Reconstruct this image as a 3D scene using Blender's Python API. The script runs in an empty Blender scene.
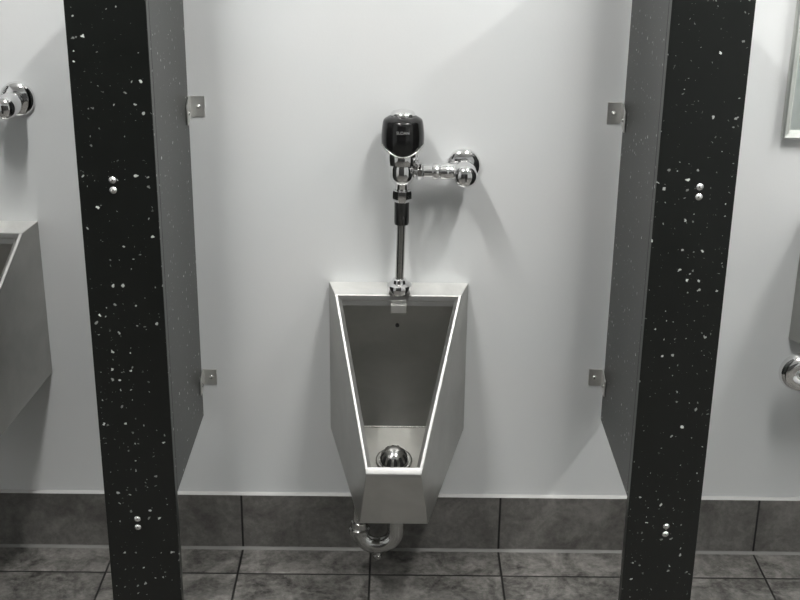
import bpy, bmesh, math, random
from mathutils import Vector, Matrix
random.seed(7)
PI = math.pi
scene = bpy.context.scene
COL = scene.collection

# ------------------------------------------------------------------ materials
def new_mat(name, base, rough=.5, metal=0.0, spec=.5, coat=0.0):
    m = bpy.data.materials.new(name); m.use_nodes = True
    b = m.node_tree.nodes['Principled BSDF']
    b.inputs['Base Color'].default_value = (*base, 1)
    b.inputs['Roughness'].default_value = rough
    b.inputs['Metallic'].default_value = metal
    b.inputs['Specular IOR Level'].default_value = spec
    b.inputs['Coat Weight'].default_value = coat
    return m, m.node_tree.nodes, m.node_tree.links, b

def node(ns, kind, **kw):
    n = ns.new(kind)
    for k, v in kw.items(): setattr(n, k, v)
    return n

def mth(ns, ls, op, a, b=None, c=None, clamp=False):
    n = ns.new('ShaderNodeMath'); n.operation = op; n.use_clamp = clamp
    for i, v in enumerate((a, b, c)):
        if v is None: continue
        if isinstance(v, (int, float)): n.inputs[i].default_value = v
        else: ls.new(v, n.inputs[i])
    return n.outputs[0]

def ramp(ns, ls, fac, stops):
    r = ns.new('ShaderNodeValToRGB'); ls.new(fac, r.inputs[0])
    e = r.color_ramp.elements
    while len(e) < len(stops): e.new(.5)
    for x, (p, c) in zip(e, stops):
        x.position = p; x.color = (*c, 1) if len(c) == 3 else c
    return r.outputs[0]

def geo_pos(ns): return ns.new('ShaderNodeNewGeometry').outputs['Position']

def noise(ns, ls, vec, scale, detail=4, rough=.55, dist=0):
    n = ns.new('ShaderNodeTexNoise'); ls.new(vec, n.inputs['Vector'])
    n.inputs['Scale'].default_value = scale; n.inputs['Detail'].default_value = detail
    n.inputs['Roughness'].default_value = rough; n.inputs['Distortion'].default_value = dist
    return n.outputs['Fac']

def bump(ns, ls, b, h, strength, dist):
    n = ns.new('ShaderNodeBump'); n.inputs['Strength'].default_value = strength
    n.inputs['Distance'].default_value = dist
    ls.new(h, n.inputs['Height']); ls.new(n.outputs[0], b.inputs['Normal'])

# painted white wall with faint roller texture
def mk_wall():
    m, ns, ls, b = new_mat('painted wall', (.70, .71, .715), .42, spec=.35)
    p = geo_pos(ns)
    n1 = noise(ns, ls, p, 3.0, 3); n2 = noise(ns, ls, p, 170, 2)
    c = ramp(ns, ls, n1, [(.3, (.665, .688, .693)), (.7, (.69, .70, .70))])
    ls.new(c, b.inputs['Base Color'])
    bump(ns, ls, b, n2, .25, .0006)
    return m
M = {}
M['wall'] = mk_wall()
m, ns, ls, b = new_mat('ceiling paint', (.78, .78, .77), .8); M['ceiling'] = m
n2 = noise(ns, ls, geo_pos(ns), 60, 3); bump(ns, ls, b, n2, .3, .001)

# slate-look tiles; joints every .305 in x, rows measured from the wall
def mk_tile(name, xstep, xoff, ystep, yoff, joint, lo, hi, vertical=False):
    m, ns, ls, b = new_mat(name, (.1, .1, .1), .5, spec=.4)
    p = geo_pos(ns)
    s = ns.new('ShaderNodeSeparateXYZ'); ls.new(p, s.inputs[0])
    X = s.outputs[0]; Y = s.outputs[1]
    ux = mth(ns, ls, 'DIVIDE', mth(ns, ls, 'SUBTRACT', X, xoff), xstep)
    uy = mth(ns, ls, 'DIVIDE', mth(ns, ls, 'SUBTRACT', Y, yoff), ystep)
    fx = mth(ns, ls, 'MULTIPLY', mth(ns, ls, 'PINGPONG', ux, .5), xstep)
    dx = fx
    dy = mth(ns, ls, 'MULTIPLY', mth(ns, ls, 'PINGPONG', uy, .5), ystep)
    d = dx if vertical else mth(ns, ls, 'MINIMUM', dx, dy)
    # joint mask
    mr = ns.new('ShaderNodeMapRange'); ls.new(d, mr.inputs[0])
    mr.inputs[1].default_value = joint*.55; mr.inputs[2].default_value = joint
    mask = mr.outputs[0]
    ix = mth(ns, ls, 'FLOOR', ux); iy = mth(ns, ls, 'FLOOR', uy) if not vertical else None
    cb = ns.new('ShaderNodeCombineXYZ'); ls.new(ix, cb.inputs[0])
    if iy is not None: ls.new(iy, cb.inputs[1])
    wn = ns.new('ShaderNodeTexWhiteNoise'); ls.new(cb.outputs[0], wn.inputs['Vector'])
    # per-tile shifted cloudy slate pattern
    sc = ns.new('ShaderNodeVectorMath'); sc.operation = 'SCALE'; ls.new(wn.outputs['Color'], sc.inputs[0]); sc.inputs['Scale'].default_value = 4.
    ad = ns.new('ShaderNodeVectorMath'); ad.operation = 'ADD'; ls.new(p, ad.inputs[0]); ls.new(sc.outputs[0], ad.inputs[1])
    a = noise(ns, ls, ad.outputs[0], 11, 6, .62, .8)
    f = noise(ns, ls, ad.outputs[0], 70, 5, .7, .3)
    mix = mth(ns, ls, 'ADD', mth(ns, ls, 'MULTIPLY', a, .62), mth(ns, ls, 'MULTIPLY', f, .38))
    mix = mth(ns, ls, 'ADD', mix, mth(ns, ls, 'MULTIPLY', mth(ns, ls, 'SUBTRACT', wn.outputs['Value'], .5), .06))
    c = ramp(ns, ls, mix, [(.36, lo), (.5, tuple((l+h)/2*.9 for l, h in zip(lo, hi))), (.66, hi)])
    mx = ns.new('ShaderNodeMix'); mx.data_type = 'RGBA'
    ls.new(mask, mx.inputs['Factor']); mx.inputs['A'].default_value = (.012, .012, .012, 1); ls.new(c, mx.inputs['B'])
    ls.new(mx.outputs['Result'], b.inputs['Base Color'])
    r = mth(ns, ls, 'ADD', mth(ns, ls, 'MULTIPLY', f, .3), .36); ls.new(r, b.inputs['Roughness'])
    h = mth(ns, ls, 'ADD', mth(ns, ls, 'MULTIPLY', mask, .5), mth(ns, ls, 'MULTIPLY', f, .5))
    bump(ns, ls, b, h, .6, .0025)
    return m
M['floor'] = mk_tile('slate floor tile', .305, -.055, .305, -.117, .0030, (.026, .025, .023), (.27, .262, .245))
M['base'] = mk_tile('slate baseboard tile', .610, .25, 10., 5.0, .0030, (.078, .076, .071), (.215, .208, .195), vertical=True)
M['caulk'] = new_mat('grey caulk', (.17, .17, .16), .5)[0]

# black solid-surface board with white flecks
def mk_speckle():
    m, ns, ls, b = new_mat('speckled black board', (.008, .0085, .008), .33, spec=.5)
    tc = ns.new('ShaderNodeTexCoord')
    s = ns.new('ShaderNodeSeparateXYZ'); ls.new(tc.outputs['Object'], s.inputs[0])
    u = mth(ns, ls, 'ADD', s.outputs[0], mth(ns, ls, 'MULTIPLY', s.outputs[1], 1.0))
    cb = ns.new('ShaderNodeCombineXYZ'); ls.new(u, cb.inputs[0]); ls.new(s.outputs[2], cb.inputs[1])
    nz = ns.new('ShaderNodeTexNoise'); ls.new(cb.outputs[0], nz.inputs['Vector']); nz.inputs['Scale'].default_value = 130; nz.inputs['Detail'].default_value = 2
    sub = ns.new('ShaderNodeVectorMath'); sub.operation = 'SUBTRACT'; ls.new(nz.outputs['Color'], sub.inputs[0]); sub.inputs[1].default_value = (.5, .5, .5)
    scl = ns.new('ShaderNodeVectorMath'); scl.operation = 'SCALE'; ls.new(sub.outputs[0], scl.inputs[0]); scl.inputs['Scale'].default_value = .0105
    add = ns.new('ShaderNodeVectorMath'); add.operation = 'ADD'; ls.new(cb.outputs[0], add.inputs[0]); ls.new(scl.outputs[0], add.inputs[1])
    dens = noise(ns, ls, cb.outputs[0], 9, 2)
    out = None
    for scale, keep, rmin, rmax, bright in ((52, .43, .03, .175, 1.0), (105, .16, .05, .19, .35)):
        v = ns.new('ShaderNodeTexVoronoi'); v.voronoi_dimensions = '2D'; ls.new(add.outputs[0], v.inputs['Vector']); v.inputs['Scale'].default_value = scale
        v.inputs['Randomness'].default_value = .9
        cs = ns.new('ShaderNodeSeparateColor'); ls.new(v.outputs['Color'], cs.inputs[0])
        rr = mth(ns, ls, 'POWER', cs.outputs[1], 2.2)
        rad = mth(ns, ls, 'ADD', mth(ns, ls, 'MULTIPLY', rr, rmax-rmin), rmin)
        inside = mth(ns, ls, 'MULTIPLY', mth(ns, ls, 'SUBTRACT', rad, v.outputs['Distance']), 30, clamp=True)
        th = mth(ns, ls, 'MULTIPLY', mth(ns, ls, 'POWER', dens, 2.2), keep*4.2)
        kp = mth(ns, ls, 'LESS_THAN', cs.outputs[0], th)
        val = mth(ns, ls, 'MULTIPLY', mth(ns, ls, 'MULTIPLY', inside, kp), mth(ns, ls, 'MULTIPLY', mth(ns, ls, 'ADD', mth(ns, ls, 'MULTIPLY', cs.outputs[2], .75), .25), bright))
        out = val if out is None else mth(ns, ls, 'MAXIMUM', out, val)
    mx = ns.new('ShaderNodeMix'); mx.data_type = 'RGBA'; ls.new(out, mx.inputs['Factor'])
    mx.inputs['A'].default_value = (.0045, .0055, .0047, 1); mx.inputs['B'].default_value = (.75, .78, .75, 1)
    ls.new(mx.outputs['Result'], b.inputs['Base Color'])
    f = noise(ns, ls, tc.outputs['Object'], 500, 2); bump(ns, ls, b, f, .15, .0003)
    return m
M['board'] = mk_speckle()

def mk_steel(name, col, rough, aniso=.4, stretch=(1, 1, .03), smudge=.12):
    m, ns, ls, b = new_mat(name, col, rough, 1.0)
    tc = ns.new('ShaderNodeTexCoord'); mp = ns.new('ShaderNodeMapping'); ls.new(tc.outputs['Object'], mp.inputs[0]); mp.inputs['Scale'].default_value = stretch
    f = noise(ns, ls, mp.outputs[0], 420, 3); g = noise(ns, ls, tc.outputs['Object'], 9, 5, .6, .5)
    r = mth(ns, ls, 'ADD', mth(ns, ls, 'ADD', mth(ns, ls, 'MULTIPLY', f, .10), rough-.11), mth(ns, ls, 'MULTIPLY', g, smudge))
    ls.new(r, b.inputs['Roughness'])
    c = ramp(ns, ls, g, [(.3, tuple(x*.86 for x in col)), (.7, tuple(min(1, x*1.08) for x in col))]); ls.new(c, b.inputs['Base Color'])
    bump(ns, ls, b, f, .05, .0003)
    return m
M['steel'] = mk_steel('brushed stainless steel', (.49, .49, .47), .37)
M['steel_in'] = mk_steel('dull stainless steel', (.48, .48, .46), .38)
M['rim'] = mk_steel('polished stainless edge', (.66, .66, .64), .30, smudge=.05)
M['bracket'] = mk_steel('bracket steel', (.68, .68, .66), .48)
M['edge'] = new_mat('rolled stainless edge', (.42, .42, .41), .45, 1.0)[0]
M['shelf'] = mk_steel('lit cross-brushed stainless steel', (.86, .86, .84), .66, stretch=(.03, 1, 1))  # paler than the shell: lamp light on the top put into the colour
M['frame'] = mk_steel('mirror frame metal', (.62, .64, .61), .5)
M['chrome'] = new_mat('chrome', (.80, .80, .80), .07, 1.0)[0]
m, ns, ls, b = M['chrome'], M['chrome'].node_tree.nodes, M['chrome'].node_tree.links, M['chrome'].node_tree.nodes['Principled BSDF']
ls.new(mth(ns, ls, 'ADD', mth(ns, ls, 'MULTIPLY', noise(ns, ls, ns.new('ShaderNodeTexCoord').outputs['Object'], 25, 4), .08), .04), b.inputs['Roughness'])
M['tarnish'] = mk_steel('tarnished chrome', (.46, .46, .45), .17)
M['tube'] = mk_steel('dull chrome tube', (.45, .45, .44), .22)
M['dark_metal'] = mk_steel('dark metal', (.12, .12, .12), .3)
m, ns, ls, b = new_mat('glossy black plastic', (.008, .008, .008), .16, spec=.5); M['black'] = m
bump(ns, ls, b, noise(ns, ls, ns.new('ShaderNodeTexCoord').outputs['Object'], 300, 2), .03, .0002)
M['print'] = new_mat('grey print', (.35, .35, .35), .4)[0]
M['hole'] = new_mat('dark hole', (.01, .01, .01), .6)[0]
M['mirror'] = new_mat('mirror glass', (.88, .93, .90), .02, 1.0)[0]
m, ns, ls, b = new_mat('lit diffuser', (.9, .9, .9), .5); M['lamp'] = m
b.inputs['Emission Color'].default_value = (1.0, .985, .96, 1); b.inputs['Emission Strength'].default_value = 145
M['dark_panel'] = new_mat('dark reflection panel', (.045, .045, .045), .5)[0]  # for the added panel that the chrome reflects
M['lit_ledge'] = new_mat('pale lit ledge', (.55, .55, .54), .5)[0]  # light on the baseboard's top ledge, put into the colour
M['white_metal'] = new_mat('white enamel', (.75, .75, .74), .4)[0]
M['door'] = new_mat('grey door paint', (.22, .22, .23), .45)[0]
M['dark_ceil'] = new_mat('door frame paint', (.1, .1, .1), .5)[0]

# ------------------------------------------------------------------ helpers
def world_loc(o):
    v = Vector((0, 0, 0))
    while o is not None: v += o.location; o = o.parent
    return v

def obj(name, bm, mat, parent=None, smooth=None, bevel=0, seg=2, origin=None):
    """link a bmesh (made in world coordinates) as one mesh object"""
    me = bpy.data.meshes.new(name)
    bmesh.ops.recalc_face_normals(bm, faces=bm.faces)
    off = Vector(origin) if origin is not None else (world_loc(parent) if parent else Vector((0, 0, 0)))
    bmesh.ops.translate(bm, vec=-off, verts=bm.verts)
    bm.to_mesh(me); bm.free()
    for m_ in (mat if isinstance(mat, (list, tuple)) else [mat]): me.materials.append(m_)
    o = bpy.data.objects.new(name, me); COL.objects.link(o)
    if parent:
        o.parent = parent
        if origin is not None: o.location = Vector(origin) - world_loc(parent)
    else: o.location = off
    if bevel:
        md = o.modifiers.new('bevel', 'BEVEL'); md.width = bevel; md.segments = seg; md.limit_method = 'ANGLE'; md.angle_limit = math.radians(25)
        md.harden_normals = True
        for p in me.polygons: p.use_smooth = True
    elif smooth is not None:
        for p in me.polygons: p.use_smooth = True
        try: me.set_sharp_from_angle(angle=math.radians(smooth))
        except Exception: pass
    return o

def thing(name, label, cat, loc, group=None):
    o = bpy.data.objects.new(name, None); COL.objects.link(o)
    o.location = loc; o.empty_display_size = .05
    o['label'] = label; o['category'] = cat
    if group: o['group'] = group
    return o

def tag(o, label, cat, group=None):
    o['label'] = label; o['category'] = cat
    if group: o['group'] = group
    return o

def struct(name, bm, mat, **kw):
    o = obj(name, bm, mat, **kw); o['kind'] = 'structure'; return o

def bx(bm, x0, x1, y0, y1, z0, z1):
    vs = [bm.verts.new((x, y, z)) for x in (x0, x1) for y in (y0, y1) for z in (z0, z1)]
    for f in ((0, 1, 3, 2), (4, 6, 7, 5), (0, 4, 5, 1), (2, 3, 7, 6), (0, 2, 6, 4), (1, 5, 7, 3)):
        bm.faces.new([vs[i] for i in f])
    return vs

def box(*a):
    bm = bmesh.new(); bx(bm, *a); return bm

def prism(bm, pts, vec):
    """extrude the closed polygon pts along vec"""
    a = [bm.verts.new(p) for p in pts]; b_ = [bm.verts.new(Vector(p)+Vector(vec)) for p in pts]
    n = len(pts); bm.faces.new(a); bm.faces.new(b_[::-1])
    for i in range(n): bm.faces.new((a[i], b_[i], b_[(i+1) % n], a[(i+1) % n]))

def frame_of(axis):
    w = Vector(axis).normalized()
    t = Vector((0, 0, 1)) if abs(w.z) < .9 else Vector((1, 0, 0))
    u = t.cross(w).normalized(); v = w.cross(u).normalized()
    return u, v, w

def lathe(bm, prof, origin, axis=(0, 0, 1), n=40, rot=0):
    """prof: list of (radius, distance along axis)"""
    u, v, w = frame_of(axis); o = Vector(origin); rings = []
    for r, h in prof:
        if r < 1e-6: rings.append([bm.verts.new(o+w*h)])
        else: rings.append([bm.verts.new(o+w*h+(u*math.cos(2*PI*i/n+rot)+v*math.sin(2*PI*i/n+rot))*r) for i in range(n)])
    for a, b_ in zip(rings, rings[1:]):
        if len(a) == 1 and len(b_) == 1: continue
        for i in range(n):
            j = (i+1) % n
            if len(a) == 1: bm.faces.new((a[0], b_[i], b_[j]))
            elif len(b_) == 1: bm.faces.new((a[i], b_[0], a[j]))
            else: bm.faces.new((a[i], b_[i], b_[j], a[j]))
    if len(rings[0]) > 1: bm.faces.new(rings[0][::-1])
    if len(rings[-1]) > 1: bm.faces.new(rings[-1])

def tube(bm, pts, r, n=24, cap=True):
    pts = [Vector(p) for p in pts]; rings = []; prev = None
    for i, p in enumerate(pts):
        if i == 0: t = pts[1]-p
        elif i == len(pts)-1: t = p-pts[i-1]
        else: t = (pts[i+1]-p).normalized()+(p-pts[i-1]).normalized()
        t.normalize()
        if prev is None: u, _, _ = frame_of(t)
        else: u = (prev-t*prev.dot(t)).normalized()
        prev = u; v = t.cross(u)
        rr = r[i] if isinstance(r, (list, tuple)) else r
        rings.append([bm.verts.new(p+(u*math.cos(2*PI*k/n)+v*math.sin(2*PI*k/n))*rr) for k in range(n)])
    for a, b_ in zip(rings, rings[1:]):
        for i in range(n): bm.faces.new((a[i], b_[i], b_[(i+1) % n], a[(i+1) % n]))
    if cap: bm.faces.new(rings[0][::-1]); bm.faces.new(rings[-1])

def arc(c, r, a0, a1, n, plane='xz'):
    out = []
    for i in range(n+1):
        a = a0+(a1-a0)*i/n; p, q = r*math.cos(a), r*math.sin(a)
        out.append((c[0]+p, c[1], c[2]+q) if plane == 'xz' else ((c[0], c[1]+p, c[2]+q) if plane == 'yz' else (c[0]+p, c[1]+q, c[2])))
    return out

def copy_tree(o, parent=None):
    c = o.copy(); COL.objects.link(c); c.parent = parent
    for ch in list(o.children): copy_tree(ch, c)
    return c

# ------------------------------------------------------------------ room
XL, XR, YF, ZC = -2.3, 2.5, -3.9, 2.6
BH, BT = .1447, .010           # baseboard height and thickness
struct('wall_back', box(XL, XR, 0, .1, 0, ZC), M['wall'])
struct('wall_left', box(XL-.1, XL, YF, .1, 0, ZC), M['wall'])
struct('wall_right', box(XR, XR+.1, YF, .1, 0, ZC), M['wall'])
struct('wall_front', box(XL-.1, XR+.1, YF-.1, YF, 0, ZC), M['wall'])
struct('floor', box(XL-.1, XR+.1, YF-.1, .1, -.08, 0), M['floor'])
struct('ceiling', box(XL-.1, XR+.1, YF-.1, .1, ZC, ZC+.08), M['ceiling'])
struct('baseboard_back', box(XL, XR, -BT, -.0002, .0002, BH), M['base'], bevel=.0012)
bm = bmesh.new()
prism(bm, [(XL, -BT, .0005), (XL, -BT-.006, .0005), (XL, -BT-.003, .0025), (XL, -BT, .006)], (XR-XL, 0, 0))
struct('trim_1', bm, M['caulk'])
bm = bmesh.new()
prism(bm, [(XL, -.0002, BH), (XL, -BT, BH), (XL, -BT+.002, BH+.002), (XL, -.0002, BH+.004)], (XR-XL, 0, 0))
struct('trim_2', bm, M['lit_ledge'])  # pale strip painting the tile ledge as lit from above
# unseen dark panel behind the viewer, added for dark reflections in the chrome
struct('dark_reflection_panel', box(XL, 1.1, YF+.0005, YF+.03, .0005, 2.1), M['dark_panel'], bevel=.003)

# ------------------------------------------------------------------ ceiling lights
def ceiling_light(x, y, label):
    t = thing('ceiling_light', label, 'light', (x, y, ZC), 'fluorescent ceiling lights')
    L, W = .80, .09
    bm = bmesh.new(); bx(bm, x-W/2, x+W/2, y-L/2, y+L/2, ZC-.045, ZC-.0005)
    obj('housing', bm, M['white_metal'], t, bevel=.004)
    bm = bmesh.new()
    pts = [(x-W/2+.008, y-L/2+.01, ZC-.0455)] + [(x+(W/2-.008)*math.cos(a), y-L/2+.01, ZC-.0455-.04*math.sin(a)) for a in [PI*i/10 for i in range(9, 0, -1)]] + [(x+W/2-.008, y-L/2+.01, ZC-.0455)]
    prism(bm, pts, (0, L-.02, 0)); obj('diffuser', bm, M['lamp'], t, smooth=50)
    return t
ceiling_light(-.60, -1.05, 'fluorescent ceiling light above the left urinal partition')
ceiling_light(.64, -1.05, 'fluorescent ceiling light above the right urinal partition')
ceiling_light(1.85, -1.05, 'fluorescent ceiling light above the wash basin, nearest the right wall')

# ------------------------------------------------------------------ partitions
def bolt_bm(p, axis, r=.005, h=.004):
    bm = bmesh.new(); lathe(bm, [(r*1.15, 0), (r*1.15, .0008), (r, .0012), (r*.86, h*.6), (r*.5, h*.93), (0, h)], p, axis, 20); return bm

def partition(s, face, outer, boltx, bolts, brk, label):
    """s=+1: stall lies towards +x of the board (left partition); face: x of the stall-side face"""
    t = thing('urinal_partition', label, 'partition', (face-s*.013, -.19, 0), 'speckled black urinal partitions')
    th = .019; x1 = face-s*th; lo, hi = min(face, x1), max(face, x1)
    obj('panel', box(lo, hi, -.3645, -.012, .3527, 1.46), M['board'], t, bevel=.0015, origin=(0, 0, 0))
    lo, hi = min(face, outer), max(face, outer)
    obj('pilaster', box(lo, hi, -.389, -.3648, .0008, ZC-.001), M['board'], t, bevel=.0015, origin=(0, 0, .37 if s < 0 else 0))
    for zb in bolts:
        obj('bolt', bolt_bm((boltx, -.389, zb), (0, -1, 0), .0058, .005), M['chrome'], t, smooth=50)
    for z0, z1 in brk:
        zc = (z0+z1)/2; w = .0325; h = z1-z0
        bm = bmesh.new()
        a, b_ = sorted((face+s*.0006, face+s*w)); bx(bm, a, b_, -.003, -.0003, z0, z1)          # flange on the wall
        # ear against the board: chamfered plate
        yy = -.046
        pts = [(face+s*.0006, -.003, z1), (face+s*.0006, -.016, z1), (face+s*.0006, yy, z1-h*.28), (face+s*.0006, yy, z0-h*.22), (face+s*.0006, -.036, z0-h*.22), (face+s*.0006, -.003, z0)]
        prism(bm, pts, (s*.0030, 0, 0))
        br = obj('wall_bracket', bm, M['bracket'], t, bevel=.0006)
        obj('screw', bolt_bm((face+s*(w*.60), -.003, zc), (0, -1, 0), .0042, .004), M['rim'], br, smooth=50)
        obj('screw', bolt_bm((face+s*.0036, -.034, zc-h*.2), (s, 0, 0), .0045, .004), M['rim'], br, smooth=50)
    return t
partition(+1, -.4381, -.5808, -.518, (1.009, .990, .304, .285), ((1.043, 1.087), (.427, .464)),
          'tall black partition speckled white, on the left side of the lower urinal')
partition(-1, .4711, .6162, .5505, (1.008, .989, .299, .281), ((1.038, 1.083), (.434, .474)),
          'tall black partition speckled white, on the right side of the lower urinal, towards the mirror')

# ------------------------------------------------------------------ urinal
CX = .005
def cx(y): return CX+.020*y
def hw(y): return .154+(.154-.056)*y/.34
ZT = .677
A, B, C_, D_, E_ = (0-.0006, ZT), (-.060, .668), (-.340, .385), (-.283, .235), (-.0006, .320)
def make_urinal():
    t = thing('urinal', 'lower stainless steel urinal between the two black partitions', 'urinal', (CX, 0, .235), 'stainless steel urinals')
    # outer shell (sides, shelf, apron, underside), open on the sloping front
    bm = bmesh.new(); P = (A, B, C_, D_, E_)
    L = [bm.verts.new((cx(y)-hw(y), y, z)) for y, z in P]; R = [bm.verts.new((cx(y)+hw(y), y, z)) for y, z in P]
    bm.faces.new(L); bm.faces.new(R[::-1])
    for i, j in ((0, 1), (2, 3), (3, 4), (4, 0)): bm.faces.new((L[i], L[j], R[j], R[i]))
    # inner opening loop on slope
    def slope_z(y): return .668+(y+.060)*(.668-.385)/(.280)
    yi0, yi1, ins = -.0865, -.3275, .0125
    o = obj('shell', bm, M['steel'], t, bevel=.0018, seg=3)
    bm = bmesh.new(); yA, yB = -.0006, B[0]-.0005
    zA, zB = ZT, B[1]
    prism(bm, [(cx(yA)-hw(yA)+.0005, yA, zA-.002), (cx(yB)-hw(yB)+.0005, yB, zB-.002), (cx(yB)+hw(yB)-.0005, yB, zB-.002), (cx(yA)+hw(yA)-.0005, yA, zA-.002)], (0, 0, .0028))
    obj('shelf', bm, M['shelf'], t, bevel=.0009)
    # rim flange around the opening, a little proud of the shell, turned down inside
    bm = bmesh.new()
    def loop(ya, yb, inset, dz):
        return [bm.verts.new(p) for p in ((cx(ya)-hw(ya)+inset, ya, slope_z(ya)+dz), (cx(yb)-hw(yb)+inset, yb, slope_z(yb)+dz), (cx(yb)+hw(yb)-inset, yb, slope_z(yb)+dz), (cx(ya)+hw(ya)-inset, ya, slope_z(ya)+dz))]
    def loop2(k, dz, top, side, front):
        ya, yb = -.060-top, -.340+front
        return [bm.verts.new(p) for p in ((cx(ya)-hw(ya)+side, ya, slope_z(ya)+dz), (cx(yb)-hw(yb)+side, yb, slope_z(yb)+dz), (cx(yb)+hw(yb)-side, yb, slope_z(yb)+dz), (cx(ya)+hw(ya)-side, ya, slope_z(ya)+dz))]
    ls_ = [loop2(0, -.006, -.0005, -.0007, -.0008), loop2(1, .0006, -.0003, -.0007, -.0010), loop2(2, .0016, .0004, .0006, .0008), loop2(3, .0014, .0014, .0050, .0085),
           loop2(4, -.0010, .0022, .0072, .0112), loop2(5, -.0090, .0030, .0140, .0140), loop2(6, -.018, .0040, .0150, .0145)]
    for a, b_ in zip(ls_, ls_[1:]):
        for i in range(4): bm.faces.new((a[i], a[(i+1) % 4], b_[(i+1) % 4], b_[i]))
    obj('rim', bm, M['edge'], t, smooth=25)
    # bowl
    bm = bmesh.new(); q = ((-.0635, slope_z(-.0635)-.006), (-.3260, slope_z(-.326)-.012), (-.283, .262), (-.030, .337), (-.0460, .601))
    hi = lambda y: hw(y)-.0135
    L = [bm.verts.new((cx(y)-hi(y), y, z)) for y, z in q]; R = [bm.verts.new((cx(y)+hi(y), y, z)) for y, z in q]
    bm.faces.new(L); bm.faces.new(R[::-1])
    for i, j in ((1, 2), (2, 3), (3, 4), (4, 0)): bm.faces.new((L[i], L[j], R[j], R[i]))
    bowl = obj('bowl', bm, M['steel_in'], t, bevel=.003, seg=2)
    # weld beads at the folds of the bowl
    bm = bmesh.new(); tube(bm, [(cx(-.03)-hi(-.03)+.003, -.031, .338), (cx(-.03)+hi(-.03)-.003, -.031, .338)], .0016, 8)
    obj('weld_seam', bm, M['rim'], bowl, smooth=60)
    # small outlet block of the flush spreader under the shelf
    bm = bmesh.new(); bx(bm, CX-.017, CX+.017, -.0725, -.055, .632, .6515)
    obj('spreader', bm, M['bracket'], t, bevel=.0015)
    bm = bmesh.new(); lathe(bm, [(.0045, 0), (.0045, .002), (.003, .0025), (0, .0025)], (cx(-.06)-.001, -.0462, .594), (0, -1, 0), 16)
    obj('vent_hole', bm, M['hole'], bowl)
    # beehive strainer
    c = Vector((CX-.0065, -.135, .3075)); n = Vector((0, -.28, .96)).normalized()
    bm = bmesh.new(); lathe(bm, [(.040, -.002), (.0405, .001), (.037, .003), (.032, .002), (.032, -.002)], c, n, 40)
    sd = obj('drain_flange', bm, M['tube'], t, smooth=50)
    bm = bmesh.new()
    lathe(bm, [(.0295, .0), (.0300, .004), (.0290, .011), (.0262, .019), (.0212, .026), (.0135, .031), (.007, .0325), (0, .033)], c, n, 40)
    st = obj('strainer', bm, M['chrome'], t, smooth=60)
    bm = bmesh.new(); u, v, w = frame_of(n)
    for k in range(12):
        a = 2*PI*k/12+.12; dr = u*math.cos(a)+v*math.sin(a); tg = u*-math.sin(a)+v*math.cos(a)
        ring = [(.0302, .0045), (.0294, .011), (.0267, .0188), (.0222, .0254)]
        f0 = [bm.verts.new(c+dr*(r_+.0004)+w*h_-tg*wd) for (r_, h_), wd in zip(ring, (.0046, .0044, .0036, .0022))]
        f1 = [bm.verts.new(c+dr*(r_+.0004)+w*h_+tg*wd) for (r_, h_), wd in zip(ring, (.0046, .0044, .0036, .0022))]
        for i in range(3): bm.faces.new((f0[i], f0[i+1], f1[i+1], f1[i]))
    obj('strainer_slots', bm, M['hole'], st)
    return t
urinal = make_urinal()

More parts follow.
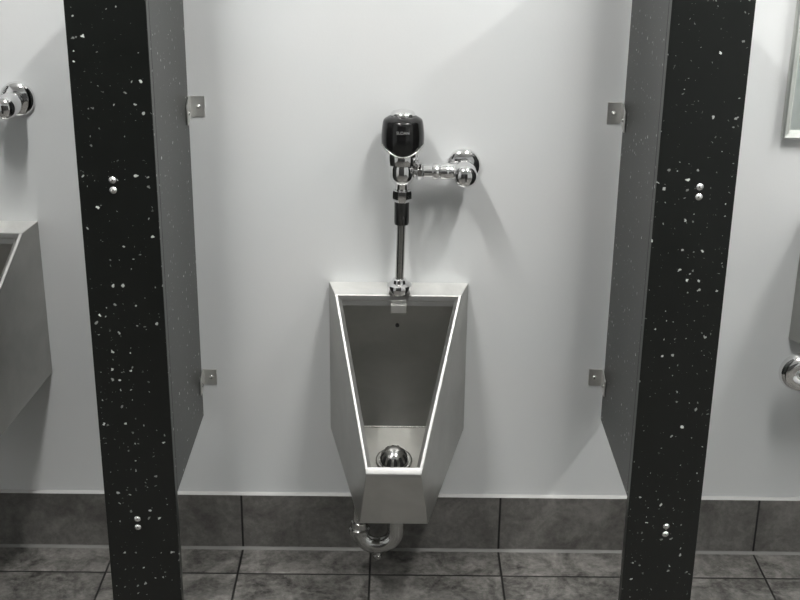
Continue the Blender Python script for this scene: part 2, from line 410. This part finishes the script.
# ------------------------------------------------------------------ flush valve
VX, VY = .0085, -.052
def make_valve():
    t = thing('flush_valve', 'chrome sensor flush valve with black cap above the lower urinal', 'flush valve', (VX, VY, .677), 'chrome sensor flush valves')
    X, Y = VX+.0015, VY
    # chrome cap body with low domed top
    bm = bmesh.new()
    lathe(bm, [(.030, .990), (.036, 1.000), (.0395, 1.015), (.0405, 1.040), (.0390, 1.047), (.034, 1.0500), (.0, 1.0510)], (X, Y, 0), n=48)
    lathe(bm, [(.026, 1.050), (.0255, 1.064), (.022, 1.0680), (.012, 1.0710), (0, 1.0718)], (X, Y+.007, 0), n=40)
    cap = obj('cap', bm, M['chrome'], t, smooth=60)
    # black sensor cover wrapped round the front, U-shaped lower edge, sloping shoulder on top
    bm = bmesh.new(); n = 64; rows = 10; grid = []
    zt = 1.049
    def body_r(z): # bulging outline
        k = (z-.985)/(zt-.985)
        k = max(0, min(1, k)); return .0405+.0040*math.sin(PI*min(1, k*.86+.10))**.8
    def low(a): # a measured from the front (-y)
        s_ = abs(math.sin(min(abs(a), PI/2)*1.0))
        return .9830+.022*s_**2.0+(.030*min(1, (abs(a)-PI/2)/.5) if abs(a) > PI/2 else 0)
    angs = [-2.9+5.8*i/n for i in range(n+1)]
    for a in angs:
        col = []
        z0 = min(low(a), zt-.004)
        for j in range(rows+1):
            z = z0+(zt-z0)*j/rows; r_ = body_r(z)
            col.append(bm.verts.new((X+r_*math.sin(a), Y-r_*math.cos(a), z)))
        # shoulder: two rings going in and up
        for rr, zz in ((.0402, zt+.0026), (.0385, zt+.0050), (.0300, zt+.0100), (.0225, zt+.0130)):
            col.append(bm.verts.new((X+rr*math.sin(a), Y-rr*math.cos(a), zz)))
        grid.append(col)
    for p, q in zip(grid, grid[1:]):
        for j in range(len(p)-1): bm.faces.new((p[j], q[j], q[j+1], p[j+1]))
    cov = obj('sensor_cover', bm, M['black'], t, smooth=50)
    md = cov.modifiers.new('thickness', 'SOLIDIFY'); md.thickness = .0016; md.offset = -1
    # bright trim following the lower edge of the cover
    bm = bmesh.new(); path = []
    for a in [-1.42+2.84*i/60 for i in range(61)]:
        z0 = min(low(a), zt-.004)-.0008; r_ = body_r(z0)+.0002
        path.append((X+r_*math.sin(a), Y-r_*math.cos(a), z0))
    tube(bm, path, .0019, 8); obj('trim_ring', bm, M['rim'], t, smooth=60)
    # maker's lettering: five thin strokes groups, a small printed word
    cu = bpy.data.curves.new('word', 'FONT'); cu.body = 'SLOAN'; cu.size = .0085; cu.align_x = 'CENTER'; cu.extrude = .0003
    tmp = bpy.data.objects.new('word', cu); COL.objects.link(tmp)
    dg = bpy.context.evaluated_depsgraph_get(); me = bpy.data.meshes.new_from_object(tmp.evaluated_get(dg))
    bpy.data.objects.remove(tmp)
    r_ = body_r(1.034)+.0004
    for v in me.vertices:
        a = v.co.x/r_; rr = r_+v.co.z
        v.co = Vector((X-VX+rr*math.sin(a), -rr*math.cos(a), v.co.y+1.031-.677))
    me.materials.append(M['print']); w = bpy.data.objects.new('lettering', me); COL.objects.link(w); w.parent = cov
    # lower housing below the cap: chrome band with dark gap rings
    bm = bmesh.new()
    lathe(bm, [(.030, .958), (.0345, .961), (.0352, .968), (.0352, .982), (.0335, .989), (.030, .992)], (X, Y, 0), n=40)
    obj('band_ring', bm, M['chrome'], t, smooth=45)
    # valve body
    bm = bmesh.new()
    lathe(bm, [(.018, .918), (.0215, .922), (.0265, .930), (.0270, .936), (.0270, .950), (.0255, .956), (.024, .962)], (X, Y, 0), n=40)
    lathe(bm, [(.0135, .898), (.0150, .902), (.0150, .916), (.018, .920)], (X, Y, 0), n=32)
    obj('valve_body', bm, M['chrome'], t, smooth=45)
    bm = bmesh.new()
    lathe(bm, [(.0165, .903), (.0165, .9035), (.0205, .9025), (.0215, .897), (.0215, .885), (.0185, .8785), (.016, .878)], (X, Y, 0), n=8, rot=PI/8)
    obj('coupling_nut', bm, M['chrome'], t, bevel=.0012)
    bm = bmesh.new()
    lathe(bm, [(.0150, .880), (.0157, .876), (.0157, .832), (.0148, .828), (.012, .827)], (X-.0005, Y, 0), n=32)
    obj('vacuum_breaker', bm, M['dark_metal'], t, smooth=45)
    bm = bmesh.new(); tube(bm, [(X-.001, Y, .829), (X-.0035, Y, .700)], .0092, 28)
    obj('flush_tube', bm, M['tube'], t, smooth=60)
    # spud nut on the shelf
    sx = X-.0035
    bm = bmesh.new(); lathe(bm, [(.0225, .6728), (.0265, .6730), (.0275, .6750), (.0275, .688), (.0262, .6920), (.0225, .6945), (.0165, .6960), (.0150, .7035), (.0125, .7055), (.0100, .706)], (sx, Y, 0), n=48)
    obj('spud_nut', bm, M['chrome'], t, smooth=35)
    # horizontal tailpiece to the stop
    zc = .9435; ax = (1, 0, 0)
    bm = bmesh.new(); lathe(bm, [(.0125, .020), (.0125, .028), (.0175, .030), (.0188, .033), (.0188, .041), (.0170, .044), (.0140, .045)], (X, Y, zc), ax, 8, rot=PI/8)
    obj('tailpiece_nut', bm, M['chrome'], t, bevel=.001)
    bm = bmesh.new(); lathe(bm, [(.0132, .040), (.0132, .110)], (X, Y, zc), ax, 32)
    obj('tailpiece', bm, M['chrome'], t, smooth=45)
    sx = .1405
    bm = bmesh.new(); d0 = sx-X
    lathe(bm, [(.0140, d0-.068), (.0175, d0-.066), (.0180, d0-.060), (.0165, d0-.0545), (.0140, d0-.053)], (X, Y, zc), ax, 36)
    lathe(bm, [(.0125, d0-.052), (.0172, d0-.050), (.0180, d0-.045), (.0180, d0-.034), (.0165, d0-.030), (.0165, d0-.018), (.018, d0-.012)], (X, Y, zc), ax, 36)
    obj('stop_coupling', bm, M['chrome'], t, smooth=40)
    # stop: barrel running out from the wall, bonnet facing the room
    bm = bmesh.new(); lathe(bm, [(.0175, .006), (.0180, .020), (.0195, .034), (.0225, .044), (.0240, .056), (.0240, .074), (.0225, .080), (.0225, .0815), (.0245, .083), (.0245, .092), (.0220, .099), (.0150, .1045), (.0075, .107), (0, .1075)], (sx, 0, zc), (0, -1, -.0), 44)
    obj('control_stop', bm, M['chrome'], t, smooth=40)
    bm = bmesh.new(); bx(bm, sx-.0015, sx+.0015, -.1082, -.1065, zc-.008, zc+.008)
    obj('screw_slot', bm, M['hole'], t)
    bm = bmesh.new(); lathe(bm, [(.0365, .0004), (.0370, .003), (.0360, .0065), (.0320, .0105), (.0260, .0135), (.0195, .0155), (.0180, .016)], (sx, 0, zc+.0005), (0, -1, 0), 56)
    obj('escutcheon', bm, M['chrome'], t, smooth=50)
    return t
valve = make_valve()

# ------------------------------------------------------------------ drain trap under the urinal
def make_trap():
    x0, x1, y, zc = .004, -.078, -.130, .128
    t = urinal
    r = (x0-x1)/2; cx = (x0+x1)/2
    bm = bmesh.new()
    tube(bm, [(x0, y, .262), (x0, y, .2)] + arc((cx, y, zc), r, 0, -PI, 24), .0190, 28)
    tr = obj('drain_trap', bm, M['tarnish'], t, smooth=60); t = tr
    bm = bmesh.new()
    pts = [(x1, y, zc+.01), (x1, y, .188)] + [(x1, y+.034-.034*math.cos(a), .190+.034*math.sin(a)) for a in [PI/2*i/10 for i in range(1, 11)]] + [(x1, -.0008, .224)]
    tube(bm, pts, .0150, 28); obj('waste_arm', bm, M['tarnish'], t, smooth=60)
    bm = bmesh.new(); lathe(bm, [(.0185, -.006), (.0235, -.003), (.0240, .003), (.0235, .009), (.0200, .0125), (.0185, .026), (.0165, .028)], (x1, y, zc-.004), n=36)
    obj('slip_nut', bm, M['tarnish'], t, smooth=35)
    bm = bmesh.new(); lathe(bm, [(.0185, .0), (.0230, .002), (.0235, .014), (.0185, .020)], (x0, y, .190), n=8)
    obj('slip_nut', bm, M['tarnish'], t, bevel=.001)
    bm = bmesh.new(); lathe(bm, [(.0085, 0), (.0085, .008), (.0105, .009), (.0105, .017), (.009, .018)], (cx, y-.002, zc-r-.014), (0, 0, -1), 8)
    obj('cleanout_plug', bm, M['tarnish'], t, bevel=.0008)
    bm = bmesh.new(); lathe(bm, [(.034, .0004), (.034, .003), (.028, .009), (.0155, .012)], (x1, 0, .224), (0, -1, 0), 40)
    obj('escutcheon', bm, M['chrome'], t, smooth=40)
    return t
make_trap()

# neighbouring urinal and valve on the left, mounted higher
DX, DZ = -.9370, .1325
for src, lab in ((urinal, 'higher stainless steel urinal left of the left partition, cut by the left edge'),
                 (valve, 'chrome flush valve left of the left partition, above the higher urinal')):
    c = copy_tree(src); c['label'] = lab; c.location = src.location+Vector((DX, 0, DZ))

# ------------------------------------------------------------------ right bay: mirror, basin, trap
def make_mirror():
    x0, x1, z0, z1 = .8085, 1.3085, 1.013, 1.95
    t = thing('wall_mirror', 'rectangular mirror in a metal frame above the wash basin', 'mirror', (x0, 0, z0))
    bm = bmesh.new(); w, dpt = .017, .020
    o = [(x0, z0), (x1, z0), (x1, z1), (x0, z1)]; sg = [(1, 1), (-1, 1), (-1, -1), (1, -1)]
    loops = []
    for ins, y in ((0, -.0006), (0, -dpt*.8), (.003, -dpt), (w*.65, -dpt*.85), (w, -.006)):
        loops.append([bm.verts.new((x+sx_*ins, y, z+sz*ins)) for (x, z), (sx_, sz) in zip(o, sg)])
    for a, b_ in zip(loops, loops[1:]):
        for i in range(4): bm.faces.new((a[i], a[(i+1) % 4], b_[(i+1) % 4], b_[i]))
    obj('frame', bm, M['frame'], t)
    obj('glass', box(x0+w-.002, x1-w+.002, -.0062, -.0045, z0+w-.002, z1-w+.002), M['mirror'], t)
make_mirror()

def make_basin():
    # stainless basin narrowing towards the room
    x0, x1 = .880, 1.36
    t = thing('wash_basin', 'wall-hung stainless steel wash basin at the right edge under the mirror', 'sink', (x0, 0, .555))
    cx = (x0+x1)/2; hb = (x1-x0)/2
    h = lambda y: hb+.36*y
    bm = bmesh.new()
    P = [(-.0006, .850), (-.40, .850), (-.40, .780), (-.10, .560), (-.0006, .552)]
    top_in = [(-.07, .850), (-.375, .850), (-.33, .72), (-.12, .70)]
    L = [bm.verts.new((cx-h(y), y, z)) for y, z in P]; R = [bm.verts.new((cx+h(y), y, z)) for y, z in P]
    bm.faces.new(L); bm.faces.new(R[::-1])
    for i in range(1, 5):
        j = (i+1) % 5
        bm.faces.new((L[i], L[j], R[j], R[i]))
    a = bm.verts.new((cx-h(-.07)+.05, -.07, .850)); b_ = bm.verts.new((cx-h(-.375)+.02, -.375, .850))
    c = bm.verts.new((cx+h(-.375)-.02, -.375, .850)); d_ = bm.verts.new((cx+h(-.07)-.05, -.07, .850))
    bm.faces.new((L[0], L[1], b_, a)); bm.faces.new((L[1], R[1], c, b_)); bm.faces.new((R[1], R[0], d_, c)); bm.faces.new((R[0], L[0], a, d_))
    lo = [bm.verts.new(p) for p in ((cx-.13, -.11, .71), (cx-.11, -.32, .71), (cx+.11, -.32, .71), (cx+.13, -.11, .71))]
    up = [a, b_, c, d_]
    for i in range(4): bm.faces.new((up[i], up[(i+1) % 4], lo[(i+1) % 4], lo[i]))
    bm.faces.new(lo)
    obj('shell', bm, M['steel'], t, bevel=.003)
    bm = bmesh.new(); tube(bm, [(cx, -.04, .852), (cx, -.04, .93)] + [(cx, -.04-.05*(1-math.cos(a_)), .93+.05*math.sin(a_)) for a_ in [PI*i/12 for i in range(1, 13)]], .010, 20)
    obj('spout', bm, M['chrome'], t, smooth=60)
    bm = bmesh.new(); lathe(bm, [(.022, 0), (.022, .004), (.014, .010)], (cx, -.04, .8505)); obj('spout_base', bm, M['chrome'], t, smooth=40)
    return cx, t
bcx, basin = make_basin()
def make_basin_trap():
    t = basin
    y = -.085
    ctr = (.903, y, .500)
    bm = bmesh.new()
    up = [(.985, y, .58), (.970, y, .562), (.930, y, .540)]
    a = [(.889+.028*math.cos(k), y, .508+.024*math.sin(k)) for k in [PI/2+PI*.95*i/20 for i in range(21)]]
    tube(bm, up+a+[(.925, y, .469), (.985, y, .445), (1.03, y, .438)], .0200, 24)
    t = obj('drain_trap', bm, M['chrome'], t, smooth=60)
    bm = bmesh.new(); tube(bm, [(1.028, y, .438), (1.045, y+.006, .438), (1.05, y+.03, .438), (1.05, -.0008, .438)], .0135, 20)
    obj('waste_arm', bm, M['chrome'], t, smooth=60)
    bm = bmesh.new(); tube(bm, [(.983, y, .572), (.99, y-.01, .60), (bcx-.1, y-.03, .66)], .0135, 20)
    obj('tailpiece', bm, M['chrome'], t, smooth=60)
    bm = bmesh.new(); lathe(bm, [(.021, 0), (.0245, .003), (.0245, .012), (.0215, .017)], (.962, y, .560), (.9, 0, .42), 24)
    obj('slip_nut', bm, M['chrome'], t, smooth=35)
make_basin_trap()

# ------------------------------------------------------------------ world, camera
w = bpy.data.worlds.new('world'); scene.world = w; w.use_nodes = True
w.node_tree.nodes['Background'].inputs[0].default_value = (.02, .02, .02, 1)
f, p, r, ya, cx, d, h = 1235.7812, .3594, .0115, .0032, 0, 2.5682, 1.6005
F = Vector((math.sin(ya)*math.cos(p), math.cos(ya)*math.cos(p), -math.sin(p)))
R = Vector((math.cos(ya), -math.sin(ya), 0)); U = R.cross(F)
R2 = R*math.cos(r)+U*math.sin(r); U2 = -R*math.sin(r)+U*math.cos(r)
cam = bpy.data.cameras.new('camera'); co = bpy.data.objects.new('camera', cam); COL.objects.link(co)
mw = Matrix((( R2.x, U2.x, -F.x, cx), (R2.y, U2.y, -F.y, -d), (R2.z, U2.z, -F.z, h), (0, 0, 0, 1)))
co.matrix_world = mw
cam.sensor_width = 36; cam.lens = 36*f/800; cam.clip_start = .02
scene.camera = co
vs = scene.view_settings
vs.view_transform = 'Standard'; vs.look = 'None'; vs.gamma = 1; vs.use_curve_mapping = False
vs.exposure = 0.0
